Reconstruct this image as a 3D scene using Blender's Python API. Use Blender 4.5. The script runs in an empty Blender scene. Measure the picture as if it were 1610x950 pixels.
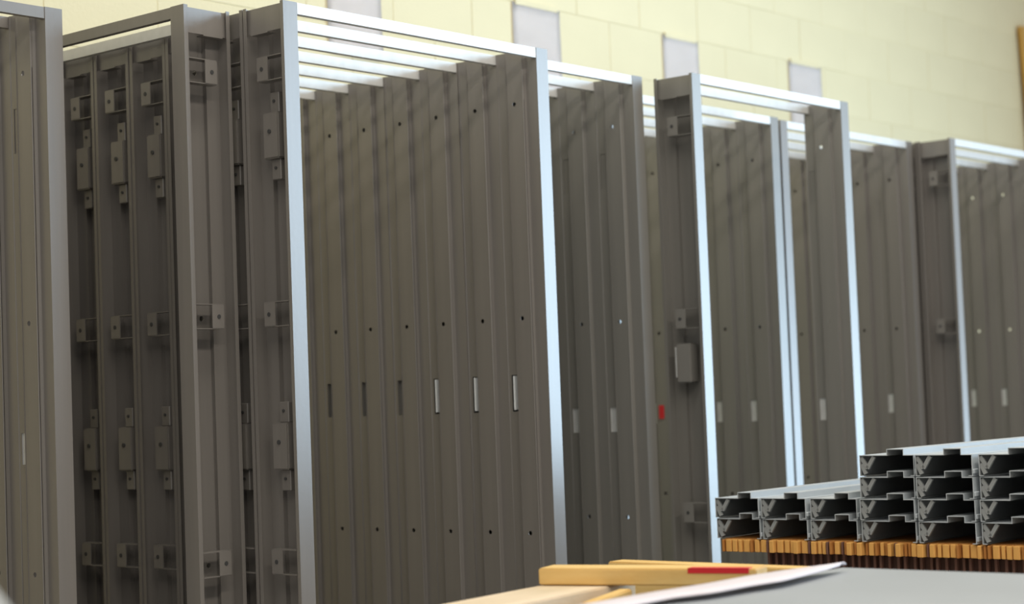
import bpy, bmesh, math, random
from mathutils import Vector, Matrix
random.seed(7)
scn = bpy.context.scene
COL = scn.collection

# ------------------------------------------------------------------ camera
AZ, PITCH, ROLL = 0.86842, 0.05207, 0.03775       # azimuth from +Y towards +X
CAM = Vector((-4.808, -3.876, 1.0))
f = Vector((math.sin(AZ)*math.cos(PITCH), math.cos(AZ)*math.cos(PITCH), math.sin(PITCH)))
r0 = Vector((math.cos(AZ), -math.sin(AZ), 0)); u0 = r0.cross(f)
rt = r0*math.cos(ROLL) - u0*math.sin(ROLL); up = u0*math.cos(ROLL) + r0*math.sin(ROLL)
cd = bpy.data.cameras.new('camera'); cam = bpy.data.objects.new('camera', cd); COL.objects.link(cam)
m = Matrix((rt, up, -f)).transposed().to_4x4(); m.translation = CAM
cam.matrix_world = m
cd.sensor_width = 36; cd.lens = 2902.8/1610*36; cd.clip_start = 0.05
cd.dof.use_dof = True; cd.dof.focus_distance = 5.2; cd.dof.aperture_fstop = 2.6
scn.camera = cam

# ------------------------------------------------------------------ light
w = bpy.data.worlds.new('world'); scn.world = w; w.use_nodes = True
w.node_tree.nodes['Background'].inputs[0].default_value = (1.0, 0.98, 0.94, 1)
w.node_tree.nodes['Background'].inputs[1].default_value = 0.32
def area(name, loc, target, sx, sy, power, col):
    l = bpy.data.lights.new(name, 'AREA'); l.shape = 'RECTANGLE'; l.size = sx; l.size_y = sy
    l.energy = power; l.color = col
    o = bpy.data.objects.new(name, l); COL.objects.link(o); o.location = loc
    o.rotation_euler = (Vector(target)-Vector(loc)).to_track_quat('-Z', 'Z').to_euler()
    return o
# open loading door with daylight, along the front of the hall
dl = area('loading_door_daylight', (6.1, -4.8, 1.62), (0.4, -0.2, 1.62), 6.8, 3.2, 250, (0.58, 0.80, 1.0)); dl.data.spread = math.radians(128)
# rows of fluorescent tubes under the hall roof
area('ceiling_light_aisle', (0.2, -1.6, 5.2), (0.2, -1.6, 0), 8.0, 0.8, 105, (1.0, 0.95, 0.84))
area('ceiling_light_hall', (-3.5, -4.6, 5.2), (-3.5, -4.6, 0), 9.0, 0.8, 220, (1.0, 0.93, 0.82))
scn.view_settings.view_transform = 'Standard'; scn.view_settings.look = 'None'
scn.view_settings.gamma = 1; scn.view_settings.use_curve_mapping = False
scn.view_settings.exposure = 0.66

# ------------------------------------------------------------------ materials
def srgb(r, g, b):
    c = lambda v: v/12.92 if v <= .04045 else ((v+.055)/1.055)**2.4
    return (c(r/255), c(g/255), c(b/255), 1)
def mat(name, col, rough=.5, metal=0., var=.0, scale=(8, 8, 8), bump=0., bscale=40, col2=None, spec=.5):
    M = bpy.data.materials.new(name); M.use_nodes = True
    nt = M.node_tree; b = nt.nodes['Principled BSDF']
    b.inputs['Base Color'].default_value = col; b.inputs['Roughness'].default_value = rough
    b.inputs['Metallic'].default_value = metal; b.inputs['Specular IOR Level'].default_value = spec
    tc = nt.nodes.new('ShaderNodeTexCoord')
    if var or col2:
        mp = nt.nodes.new('ShaderNodeMapping'); mp.inputs['Scale'].default_value = scale
        nt.links.new(tc.outputs['Object'], mp.inputs['Vector'])
        n = nt.nodes.new('ShaderNodeTexNoise'); n.inputs['Scale'].default_value = 1; n.inputs['Detail'].default_value = 6
        nt.links.new(mp.outputs['Vector'], n.inputs['Vector'])
        cr = nt.nodes.new('ShaderNodeValToRGB'); cr.color_ramp.elements[0].position = .3; cr.color_ramp.elements[1].position = .7
        c2 = col2 if col2 else tuple(min(1, c*(1+var)) for c in col[:3])+(1,)
        c1 = col if col2 else tuple(c*(1-var) for c in col[:3])+(1,)
        cr.color_ramp.elements[0].color = c1; cr.color_ramp.elements[1].color = c2
        nt.links.new(n.outputs['Fac'], cr.inputs['Fac']); nt.links.new(cr.outputs['Color'], b.inputs['Base Color'])
    if bump:
        n2 = nt.nodes.new('ShaderNodeTexNoise'); n2.inputs['Scale'].default_value = bscale; n2.inputs['Detail'].default_value = 4
        nt.links.new(tc.outputs['Object'], n2.inputs['Vector'])
        bp = nt.nodes.new('ShaderNodeBump'); bp.inputs['Strength'].default_value = bump; bp.inputs['Distance'].default_value = .01
        nt.links.new(n2.outputs['Fac'], bp.inputs['Height']); nt.links.new(bp.outputs['Normal'], b.inputs['Normal'])
    return M
PAINT = mat('taupe_primer', (.178, .163, .149, 1), .34, 0, .06, (30, 30, 1.2), .02, 60, spec=1.0)
PAINTG = mat('grey_taupe_primer', (.182, .173, .157, 1), .35, 0, .06, (30, 30, 1.2), .02, 60, spec=1.0)
GALV = mat('galvanised_steel', (.62, .62, .61, 1), .42, .25, .06, (20, 20, 20))
ZINC = mat('bright_zinc', (.85, .88, .90, 1), .35, .0)
DARK = mat('dark_steel', (.05, .05, .05, 1), .5)
WALLP = mat('cream_wall_paint', (.72, .65, .425, 1), .65, 0, .035, (2.2, 2.2, 2.2), .15, 60)
MORT = mat('cream_painted_mortar', (.715, .645, .42, 1), .6, 0, .03, (6, 6, 6))
FLOORM = mat('grey_concrete', (.46, .45, .43, 1), .14, 0, .1, (1.5, 1.5, 1.5), .01, 8)
PAPER = mat('white_paper', (.93, .89, .90, 1), .7, 0, .03, (5, 5, 9))
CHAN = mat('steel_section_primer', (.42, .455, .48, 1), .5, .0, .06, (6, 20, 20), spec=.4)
CHAN_SHADE = mat('shaded_section_primer', (.27, .28, .28, 1), .5, 0, .1, (6, 20, 20))  # darker copy of the section primer, shade of the hollow ends put into colour
PINE = mat('pine_lumber', srgb(212, 170, 96), .55, 0, 0, (3, 28, 28), .1, 60, col2=srgb(226, 194, 130))
PINEW = mat('weathered_pine', srgb(200, 182, 152), .6, 0, 0, (4, 18, 18), .1, 60, col2=srgb(225, 205, 178))
BOARD = mat('amber_board', srgb(196, 152, 72), .55, 0, .1, (20, 20, 1.5))
CORE = mat('kraft_honeycomb', srgb(188, 132, 64), .75, 0, 0, (4, 60, 4), .1, 80, col2=srgb(150, 88, 28))
COREL = mat('kraft_honeycomb_edge', srgb(210, 156, 82), .75, 0, .12, (6, 40, 9))
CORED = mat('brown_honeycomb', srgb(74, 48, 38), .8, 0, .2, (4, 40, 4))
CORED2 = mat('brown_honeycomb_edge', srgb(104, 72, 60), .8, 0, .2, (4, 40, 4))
SHEET = mat('grey_sheet_steel', (.33, .35, .37, 1), .42, .1, .05, (2, 2, 2), .02, 8)
SHEETP = mat('pale_sheet', (.62, .57, .60, 1), .5, 0, .05, (5, 5, 5))
RED = mat('red_paint', srgb(205, 30, 40), .5)
TABLE = mat('bench_steel', (.12, .13, .14, 1), .5)

# ------------------------------------------------------------------ helpers
def link(name, me, M=None, parent=None, loc=(0, 0, 0), rot=None):
    o = bpy.data.objects.new(name, me); COL.objects.link(o)
    if M is not None and me is not None and not me.materials: me.materials.append(M)
    o.parent = parent; o.location = loc
    if rot: o.rotation_euler = rot
    return o
def empty(name, loc, rz=0):
    o = bpy.data.objects.new(name, None); COL.objects.link(o); o.location = loc; o.rotation_euler = (0, 0, rz)
    o.empty_display_size = .1
    return o
def tag(o, label, cat, group=None):
    o['label'] = label; o['category'] = cat
    if group: o['group'] = group
    return o
def struct(o, label=None, cat=None):
    o['kind'] = 'structure'
    if label: o['label'] = label
    if cat: o['category'] = cat
    return o
def mesh_bm(name, bm, M=None):
    me = bpy.data.meshes.new(name); bm.to_mesh(me); bm.free()
    if M: me.materials.append(M)
    return me
def bbox(bm, x0, x1, y0, y1, z0, z1):
    r = bmesh.ops.create_cube(bm, size=1)
    for v in r['verts']:
        v.co = Vector(((x0+x1)/2+v.co.x*(x1-x0), (y0+y1)/2+v.co.y*(y1-y0), (z0+z1)/2+v.co.z*(z1-z0)))
    return r['verts']
def box_me(name, x0, x1, y0, y1, z0, z1, M, bev=0., seg=1):
    bm = bmesh.new(); bbox(bm, x0, x1, y0, y1, z0, z1)
    if bev: bmesh.ops.bevel(bm, geom=bm.edges[:], offset=bev, segments=seg, affect='EDGES')
    return mesh_bm(name, bm, M)
def tube(bm, c, rad, length, axis, seg=12):
    r = bmesh.ops.create_cone(bm, cap_ends=True, segments=seg, radius1=rad, radius2=rad, depth=length)
    q = Vector((0, 0, 1)).rotation_difference(Vector(axis)).to_matrix()
    for v in r['verts']: v.co = q @ v.co + Vector(c)
T = .002
def sheet_profile(pts, place, z_of, cuts=None):
    """Folded sheet: pts is the section polyline [(u,v)], extruded between z_of(u)=(z0,z1).
    cuts: {strip: [(s0,s1,z0,z1,kind)]} openings; place(u,v,z)->xyz"""
    bm = bmesh.new(); cuts = cuts or {}
    vc = {}
    def V(p):
        k = tuple(round(c, 5) for c in p)
        if k not in vc: vc[k] = bm.verts.new(p)
        return vc[k]
    for i in range(len(pts)-1):
        (ua, va), (ub, vb) = pts[i], pts[i+1]; L = math.hypot(ub-ua, vb-va)
        def P(s, z): return place(ua+(ub-ua)*s/L, va+(vb-va)*s/L, z)
        if i not in cuts:
            za0, za1 = z_of(ua); zb0, zb1 = z_of(ub)
            bm.faces.new([V(P(0, za0)), V(P(L, zb0)), V(P(L, zb1)), V(P(0, za1))]); continue
        cl = cuts[i]; z0, z1 = z_of(ua)
        S = sorted({0., L} | {c[0] for c in cl} | {c[1] for c in cl}); Z = sorted({z0, z1} | {c[2] for c in cl} | {c[3] for c in cl})
        for a, b in zip(S, S[1:]):
            for c, d in zip(Z, Z[1:]):
                hit = [k for k in cl if k[0] <= a+1e-6 and k[1] >= b-1e-6 and k[2] <= c+1e-6 and k[3] >= d-1e-6]
                if not hit:
                    bm.faces.new([V(P(a, c)), V(P(b, c)), V(P(b, d)), V(P(a, d))]); continue
                if hit[0][4] == 'oct' and abs((b-a)-(hit[0][1]-hit[0][0])) < 1e-6:
                    ms, mz = (a+b)/2, (c+d)/2; R = .0078
                    sq = [(b, mz), (b, d), (ms, d), (a, d), (a, mz), (a, c), (ms, c), (b, c)]
                    oc = [(ms+R*math.cos(t*math.pi/4), mz+R*math.sin(t*math.pi/4)) for t in range(8)]
                    for t in range(8):
                        q = (t+1) % 8
                        bm.faces.new([V(P(*sq[t])), V(P(*sq[q])), V(P(*oc[q])), V(P(*oc[t]))])
    bmesh.ops.recalc_face_normals(bm, faces=bm.faces[:])
    bmesh.ops.solidify(bm, geom=bm.faces[:], thickness=T)
    bmesh.ops.recalc_face_normals(bm, faces=bm.faces[:])
    return bm

# ------------------------------------------------------------------ setting
struct(link('floor', box_me('floor', -9, 13, -9, 1.6, -.1, 0, FLOORM)), 'grey concrete floor of the hall', 'floor')
WY = 1.42
wall = struct(link('wall_back', box_me('wall_back', -5, 12, WY+.0022, WY+.2, 0, 5, MORT)), 'cream painted concrete block wall behind the door frames', 'wall')
bh, bl, jt = .25, .50, .003
blk = box_me('block', -bl/2+jt/2, bl/2-jt/2, 0, .06, -bh/2+jt/2, bh/2-jt/2, WALLP, .0012, 1)
for row in range(-6, 5):
    zc = 3.04 + row*bh + bh/2
    n0 = -3.0 + (bl/2 if row % 2 else 0)
    for k in range(24):
        link('block', blk, None, wall, (n0+k*bl, WY+random.uniform(-.001, .001), zc))

# ------------------------------------------------------------------ door frames
H, D = 2.17, .1725
FW, ST = .055, .016
PROF = [(0, .013), (0, 0), (FW, 0), (FW, .049), (FW+ST, .049), (FW+ST, D-.049), (FW, D-.049), (FW, D), (0, D), (0, D-.013)]
HOLES = [.5494, 1.2659, 1.9886]
def jamb_mesh(side, kind):
    cuts = {}
    if side > 0:
        cc = .0915-.049
        cuts[4] = [(cc-.012, cc+.012, z-.012, z+.012, 'oct') for z in HOLES]
        if kind == 'slot': cuts[6] = [(.006, .038, .955, 1.078, 'rect')]
        elif kind == 'plate': cuts[6] = [(.012, .040, .862, .952, 'rect'), (.012, .040, 1.765, 1.895, 'rect')]
    bm = sheet_profile(PROF, lambda u, v, z: Vector((-u if side > 0 else u, v, z)), lambda u: (0.0, H), cuts)
    return bm
JM = {}
for side in (-1, 1):
    for kind in ('slot', 'plate', 'plain'):
        for pn, pm in (('a', PAINT), ('b', PAINTG)):
            JM[side, kind, pn] = mesh_bm('jamb', jamb_mesh(side, kind), pm)
HM = {}
def head_mesh(W, pm, pn):
    if (W, pn) not in HM:
        # the real head of the frame lies on the floor: the frames stand upside down
        bm = sheet_profile(PROF, lambda u, v, z: Vector((z, v, u)), lambda u: (.001+max(u, FW), W-.001-max(u, FW)))
        HM[W, pn] = mesh_bm('head', bm, pm)
    return HM[W, pn]
def bar_mesh(W, M=None):
    M = M or GALV; k = ('bar', W, M.name)
    if k not in HM:
        bm = bmesh.new()
        bbox(bm, FW+.001, W-FW-.001, .0, .003, H-.034, H-.001)
        bbox(bm, FW+.001, W-FW-.001, .003, .020, H-.034, H-.031)
        HM[k] = mesh_bm('spreader_bar', bm, M)
    return HM[k]
def anchor_mesh(side):
    bm = bmesh.new(); s = -1 if side > 0 else 1
    def B(u0, u1, v0, v1, z0, z1): bbox(bm, min(s*u0, s*u1), max(s*u0, s*u1), v0, v1, z0, z1)
    B(.001, .034, .016, .118, .034, .0365); B(.001, .034, .016, .118, -.0365, -.034)
    B(-.001, .002, .074, .118, -.034, .034)
    return mesh_bm('wall_anchor', bm, None)
def clip_mesh(side):
    bm = bmesh.new(); s = -1 if side > 0 else 1
    def B(u0, u1, v0, v1, z0, z1): bbox(bm, min(s*u0, s*u1), max(s*u0, s*u1), v0, v1, z0, z1)
    B(.010, .013, .004, D-.004, H-.078, H-.004)
    B(.010, .040, .080, D-.020, H-.081, H-.078)
    return mesh_bm('floor_clip', bm, None)
def guard_mesh():
    bm = bmesh.new(); bbox(bm, .014, .062, .052, .118, -.068, .068)
    bmesh.ops.bevel(bm, geom=bm.edges[:], offset=.004, segments=2, affect='EDGES')
    return mesh_bm('mortar_guard', bm, None)
def screw_mesh(rad, ln):
    bm = bmesh.new(); tube(bm, (0, 0, 0), rad, ln, (1, 0, 0), 12); return mesh_bm('screw', bm, DARK)
SC1, SC2 = screw_mesh(.0065, .004), screw_mesh(.0045, .004)
def painted(me, pm): me.materials.append(pm); return me
PARTS = {}
for pn, pm in (('a', PAINT), ('b', PAINTG)):
    for side in (-1, 1):
        PARTS['anchor', side, pn] = painted(anchor_mesh(side), pm); PARTS['clip', side, pn] = painted(clip_mesh(side), pm)
    PARTS['guard', pn] = painted(guard_mesh(), pm)
    PARTS['tab', pn] = box_me('screw_tab', .030, .052, .062, .100, -.030, .030, pm, .002)
    PARTS['hinge', pn] = box_me('hinge_plate', -.006, -.003, .0, .032, -.068, .068, pm)
    PARTS['lockbox', pn] = box_me('lock_box', .0, .052, .06, .122, -.072, .072, pm, .004, 2)
# boxes behind the strike openings: five thin walls open to the doorway
def strike_box(w, h, d, M):
    bm = bmesh.new(); t = .0015
    bbox(bm, d-t, d, 0, w, -h/2, h/2); bbox(bm, .0022, d, -t, 0, -h/2, h/2); bbox(bm, .0022, d, w, w+t, -h/2, h/2)
    bbox(bm, .0022, d, -t, w+t, h/2, h/2+t); bbox(bm, .0022, d, -t, w+t, -h/2-t, -h/2)
    return mesh_bm('strike_box', bm, M)
SB_BRIGHT = strike_box(.032, .123, .024, DARK); SB_DARK = strike_box(.032, .123, .014, PAINTG); SB_PALE = strike_box(.028, .090, .006, GALV)
LIP = box_me('strike_lip', -.012, .010, .013, .017, -.056, .058, ZINC, .0008)

def door_frame(loc, W, label, group, rz=0, right='plate', strike='pale', left_guards=True, lock=None, back_bar=False, pn='a', right_anchors=False, bar=None):
    pm = PAINT if pn == 'a' else PAINTG
    t = tag(empty('steel_surround', loc, rz), label, 'door frame', group)
    jl = link('jamb', JM[-1, right, pn], None, t); jr = link('jamb', JM[1, right, pn], None, t, (W, 0, 0))
    link('head', head_mesh(W, pm, pn), None, t)
    sbar = link('spreader_bar', bar_mesh(W, bar), None, t)
    if bar is None: sbar['label'] = 'pale galvanised spreader bar'
    if back_bar: link('spreader_bar', bar_mesh(W), None, t, (0, D-.021, 0))['label'] = 'pale galvanised spreader bar'
    link('floor_clip', PARTS['clip', -1, pn], None, t); link('floor_clip', PARTS['clip', 1, pn], None, t, (W, 0, 0))
    sides = [(-1, 0, 1)] + ([(1, W, -1)] if right_anchors else [])
    for side, x, s in sides:
        for z in (.557, 1.268, 1.982):
            a = link('wall_anchor', PARTS['anchor', side, pn], None, t, (x, 0, z))
            link('bolt_hole', SC1, None, a, (-s*.0005, .098, 0))
    if left_guards:
        for z in (.887, 1.788):
            g = link('mortar_guard', PARTS['guard', pn], None, t, (0, 0, z)); link('dimple', SC1, None, g, (.0125, .088, .012))
            for dz in (-.098, .098):
                tb = link('screw_tab', PARTS['tab', pn], None, t, (0, 0, z+dz)); link('screw', SC2, None, tb, (.0285, .082, .004))
    if lock: 
        b = link('lock_box', PARTS['lockbox', pn], None, t, (0, 0, lock))
        link('latch_lip', box_me('latch_lip', .001, .03, .1225, .127, -.05, .06, GALV), None, b)
    if right == 'slot':
        sb = link('strike_box', SB_BRIGHT if strike == 'bright' else SB_DARK, None, t, (W-FW, D-.049+.006, 1.0165))
        if strike == 'bright': link('strike_lip', LIP, None, sb, (.002, 0, 0))
    elif right == 'plate':
        link('strike_box', SB_PALE if strike == 'pale' else SB_DARK, None, t, (W-FW, D-.049+.012, .907))
        # a plate closes the hinge opening a few millimetres behind the surface
        hp = link('hinge_plate', PARTS['hinge', pn], None, t, (W-FW+.0085, D-.049+.010, 1.83))
    return t
PIT = .178
ORD = ['front', 'second', 'third', 'fourth', 'fifth', 'sixth', 'seventh']
def stack(x_right, y0, W, n, where, group, **kw):
    sts = kw.pop('strikes', None)
    for k in range(n):
        lab = ('front one of ' if k == 0 else ORD[k]+' from the front of ' if k < n-1 else 'rearmost of ')+where
        door_frame((x_right-W+random.uniform(-.003, .003), y0+k*PIT, 0), W, 'brown steel door frame, '+lab, group, strike=sts[k] if sts else kw.get('st', 'pale'),
                   **{a: b for a, b in kw.items() if a != 'st'})
stack(0, 0, 1.1986, 7, 'the row with bright strike slots', 'door frames in the bright slot row', right='slot', strikes=['bright']*3+['dark']*4)
stack(.70, .119, .66, 6, 'the narrow row next to bright slots', 'door frames in the narrow row', pn='b')
stack(2.018, .358, 1.19, 5, 'the row behind the lone frame', 'door frames behind the lone frame', pn='b')
stack(3.275, .385, 1.19, 5, 'the row adjoining the end row', 'door frames between lone frame and end row', pn='a')
stack(3.30+1.19, .195, 1.19, 5, 'the end row near the board', 'door frames in the end row', pn='a', left_guards=False)
stack(-1.598, .502, 1.19, 4, 'the row beside the sideways frame', 'door frames beside the sideways frame', pn='a', bar=PAINT)
door_frame((.776, -.055, 0), 1.124, 'lone brown steel door frame with a box on its jamb and two top bars', None, lock=1.105, left_guards=False, back_bar=True, pn='b', strike='pale')
D_save = D
door_frame((-1.379, .223+1.05, 0), 1.05, 'brown steel door frame turned sideways against the row with bright slots', None, rz=-math.pi/2, left_guards=False, back_bar=True, right_anchors=True, right='plain', bar=PAINT)

# ------------------------------------------------------------------ sheets of paper on the wall
def paper(x0, x1, z0, z1, label):
    bm = bmesh.new(); nx, nz = 8, 8; g = []
    for j in range(nz+1):
        row = []
        for i in range(nx+1):
            a, b = i/nx, j/nz
            bow = .003+.008*(1-b)**2*(.4+.6*a) + .004*math.sin(3*a)
            row.append(bm.verts.new((x0+(x1-x0)*a, WY-.004-bow, z0+(z1-z0)*b)))
        g.append(row)
    for j in range(nz):
        for i in range(nx): bm.faces.new([g[j][i], g[j][i+1], g[j+1][i+1], g[j+1][i]])
    bmesh.ops.solidify(bm, geom=bm.faces[:], thickness=.0008); bmesh.ops.recalc_face_normals(bm, faces=bm.faces[:])
    for fc in bm.faces: fc.smooth = True
    t = tag(link('paper_sheet', mesh_bm('paper_sheet', bm, PAPER)), label, 'paper', 'paper sheets on the block wall')
    link('tape', box_me('tape', x0+.02, x1-.02, WY-.012, WY-.0005, z1-.012, z1+.012, MORT), None, t)
paper(.36, .67, 2.42, 2.79, 'white paper sheet on the wall over the bright slot row')
paper(1.52, 1.86, 2.38, 2.79, 'curled white paper sheet on the wall over the narrow row')
paper(2.68, 2.99, 2.44, 2.785, 'white paper sheet on the wall over the lone frame')
paper(3.86, 4.20, 2.42, 2.79, 'white paper sheet on the wall over the end row')

# timber board leaning on the wall
bm = bmesh.new()
bbox(bm, 0, .24, 0, .03, 0, 3.36); bmesh.ops.bevel(bm, geom=bm.edges[:], offset=.003, segments=1, affect='EDGES')
tag(link('timber_board', mesh_bm('timber_board', bm, BOARD), None, None, (6.96, WY-.125, .002), (math.radians(-1.4), math.radians(-3.2), 0)), 'amber timber board standing against the block wall', 'board')

# ------------------------------------------------------------------ honeycomb cores and steel sections
PX, PY = -.10, -.655            # end plane of the pile, its +Y corner
ZB = .55
st = tag(empty('honeycomb_core_stack', (PX, PY, 0)), 'stack of dark brown honeycomb core under the orange slab', 'honeycomb core')
link('core_body', box_me('core_body', .06, 1.6, -1.75, -.17, 0, .509, CORED), None, st)
rib = box_me('core_rib', .048, .062, -.004, .004, 0, .507, CORED2)
for k in range(62): link('core_rib', rib, None, st, (random.uniform(-.004, .003), -.175-k*.0254+random.uniform(-.004, .004), 0))
pn_ = tag(empty('honeycomb_slab', (PX, PY, 0)), 'orange kraft honeycomb slab under the steel sections', 'honeycomb core')
link('panel_body', box_me('panel_body', .022, 1.6, -1.78, -.03, .511, ZB-.001, CORE, .003), None, pn_)
ribs = [box_me('panel_rib', 0, .03, -w_/2, w_/2, .511, ZB-.002, mm_, .002) for w_, mm_ in ((.011, COREL), (.016, COREL), (.008, CORE), (.02, COREL), (.006, CORED2))]
y = -.035
while y > -1.77:
    i = random.choice((0, 0, 1, 1, 2, 3, 3, 4)); wv = (.011, .016, .008, .02, .006)[i]; y -= wv/2+.002
    link('panel_rib', ribs[i], None, pn_, (random.uniform(-.006, .010), y, random.uniform(-.001, 0))); y -= wv/2+.003
CW, CHT = .155, .060
def section(CW, a, b):
    CP = [(.013, 0), (0, 0), (0, CHT), (a, CHT), (a, CHT+.017), (b, CHT+.017), (b, CHT), (CW, CHT), (CW, 0), (CW-.013, 0)]
    bm = sheet_profile(CP, lambda u, v, z: Vector((z, -u, v)), lambda u: (0, CLEN))
    for fc in bm.faces:          # inside faces get a darker colour, painting in the shade of the hollow
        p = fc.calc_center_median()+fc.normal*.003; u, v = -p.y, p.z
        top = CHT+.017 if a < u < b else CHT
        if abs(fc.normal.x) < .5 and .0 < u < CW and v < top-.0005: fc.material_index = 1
    me = mesh_bm('section_body', bm, CHAN); me.materials.append(CHAN_SHADE)
    return me
CLEN = 1.5
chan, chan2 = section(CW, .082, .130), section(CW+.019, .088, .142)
bm = bmesh.new()          # V shaped corner tabs bent at the cut end
for a, b in (((.003, .054), (.022, .022)), ((.022, .022), (.044, .056)), ((.003, .034), (.016, .006))):
    d = Vector((b[0]-a[0], b[1]-a[1])); n = Vector((-d.y, d.x)).normalized()*.0055
    q = [(a[0]-n.x, a[1]-n.y), (b[0]-n.x, b[1]-n.y), (b[0]+n.x, b[1]+n.y), (a[0]+n.x, a[1]+n.y)]
    lo = [bm.verts.new((.004, -u, v)) for u, v in q]; hi = [bm.verts.new((.012, -u, v)) for u, v in q]
    bm.faces.new(lo); bm.faces.new(hi[::-1])
    for i in range(4): bm.faces.new([lo[i], lo[(i+1) % 4], hi[(i+1) % 4], hi[i]])
bmesh.ops.recalc_face_normals(bm, faces=bm.faces[:])
tabm = mesh_bm('corner_tab', bm, CHAN_SHADE)
hook = box_me('end_hook', 0, .03, -CW-.004, -CW+.0, .006, .020, CHAN, .002)
COLS = [0, -.163, -.330, -.503, -.686, -.876]
names = ['outer', 'second', 'third', 'fourth', 'fifth', 'sixth']
for c, cy in enumerate(COLS):
    L = 2 if c < 3 else 4
    for l in range(L):
        lay = (['bottom', 'top'] if L == 2 else ['bottom', 'second', 'third', 'top'])[l]
        t = tag(empty('steel_section', (PX+random.uniform(-.008, .008), PY-.018+cy+random.uniform(-.0012, .0012), ZB+.0005+l*(CHT+.0025))),
                'dark steel jamb section, %s layer of the %s column from the low end' % (lay, names[c]), 'steel section', 'steel jamb sections stacked on honeycomb core')
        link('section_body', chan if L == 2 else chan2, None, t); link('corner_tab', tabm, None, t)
        link('end_hook', hook, None, t, (0, 0 if L == 2 else -.019, 0))

# ------------------------------------------------------------------ bench with lumber and sheets
bt = tag(empty('work_bench', (0, 0, 0)), 'dark steel work bench under the lumber and grey sheets', 'bench')
link('bench_top', box_me('bench_top', -3.0, -.95, -3.2, -1.02, .44, .49, TABLE, .004), None, bt)
leg = box_me('leg', -.03, .03, -.03, .03, 0, .44, TABLE)
for x in (-2.94, -1.01):
    for y_ in (-3.14, -1.10): link('leg', leg, None, bt, (x, y_, 0))
def stick(name, p0, p1, wdt, th, z, M, label, cat='lumber', side=1, tilt=0, bev=.003):
    """plank whose near lower edge runs p0->p1; width extends to the given side"""
    d = Vector((p1[0]-p0[0], p1[1]-p0[1], 0)); L = d.length
    me = box_me(name, 0, L, 0 if side > 0 else -wdt, wdt if side > 0 else 0, 0, th, M, bev, 2)
    o = link(name, me, None, None, (p0[0], p0[1], z), (0, tilt, math.atan2(d.y, d.x)))
    return tag(o, label, cat)
stick('timber_plank', (-2.30, -1.40), (-1.36, -1.30), .17, .036, .532, PINEW, 'weathered pale plank lying under the yellow stud', 'plank')
stick('timber_block', (-2.3, -1.42), (-1.36, -1.30), .20, .04, .491, PINEW, 'pale plank lying on the steel bench top', 'plank')
stud = stick('timber_stud', (-1.53, -1.15), (-1.382, -1.645), .089, .038, .570, PINE, 'yellow pine stud with a red painted patch')
stick('timber_post', (-1.125, -1.04), (-1.13, -1.64), .06, .093, .4905, PINE, 'thick pine post lying beyond the red patched stud')
stick('timber_offcut', (-1.73, -1.465), (-1.475, -1.375), .03, .074, .4905, PINE, 'short pine offcut with a knot on its end')
rp = bmesh.new(); bbox(rp, .36, .50, -.0012, .030, .0378, .0392); bbox(rp, .36, .50, -.0012, .001, .028, .0392)
link('red_paint', mesh_bm('red_paint', rp, RED), None, stud)
# stack of sheets
tag(link('sheet_pile', box_me('sheet_pile', -2.9, -1.17, -3.1, -1.735, .4905, .594, SHEET, .002)), 'pile of grey steel sheets on the bench', 'sheet pile')
def strip_sheet():
    lo = [(-2.45, -1.76, .602), (-2.025, -1.784, .605), (-1.901, -1.788, .607), (-1.805, -1.823, .609), (-1.682, -1.828, .610), (-1.587, -1.843, .611), (-1.446, -1.825, .611), (-1.292, -1.802, .611)]
    hi = [(-2.45, -1.68, .606), (-2.025, -1.699, .608), (-1.87, -1.706, .609), (-1.679, -1.728, .611), (-1.534, -1.730, .612), (-1.42, -1.738, .612), (-1.34, -1.757, .612), (-1.246, -1.790, .612)]
    bm = bmesh.new(); N = 24
    def lerp(P, t):
        t *= len(P)-1; i = min(int(t), len(P)-2); q = t-i
        return Vector(P[i]).lerp(Vector(P[i+1]), q)
    rows = []
    for i in range(N+1):
        a, b = lerp(lo, i/N), lerp(hi, i/N)
        rows.append([bm.verts.new(a.lerp(b, k/4)+Vector((0, 0, .006*math.sin(math.pi*k/4)))) for k in range(5)])
    for i in range(N):
        for k in range(4): bm.faces.new([rows[i][k], rows[i+1][k], rows[i+1][k+1], rows[i][k+1]])
    bmesh.ops.recalc_face_normals(bm, faces=bm.faces[:]); bmesh.ops.solidify(bm, geom=bm.faces[:], thickness=.003)
    bmesh.ops.recalc_face_normals(bm, faces=bm.faces[:])
    for fc in bm.faces: fc.smooth = True
    return mesh_bm('curled_sheet', bm, SHEETP)
tag(link('curled_sheet', strip_sheet()), 'pale curled strip of sheet on the edge of the grey pile', 'sheet')

# trolley with a pale sheet, its corner just enters the view
ang = math.atan2(.86, .51)
tr = tag(empty('sheet_trolley', (-3.93, -2.66, 0), ang), 'pale topped steel trolley beside the aisle', 'trolley')
link('trolley_top', box_me('trolley_top', 0, 1.0, 0, .55, .77, .80, SHEET, .006, 2), None, tr)
link('trolley_shelf', box_me('trolley_shelf', .03, .97, .03, .52, .2, .22, TABLE, .004), None, tr)
lg = box_me('leg', -.02, .02, -.02, .02, 0, .77, TABLE)
for x in (.05, .95):
    for y_ in (.05, .50): link('leg', lg, None, tr, (x, y_, 0))
# red sticker on the inner side of a jamb behind the lone frame
tag(link('red_sticker', box_me('red_sticker', -.006, 0, -.012, .012, -.03, .03, RED), None, None, (2.018-FW-ST-.0002, .985, .913)), 'small red sticker on a jamb behind the lone frame', 'sticker')
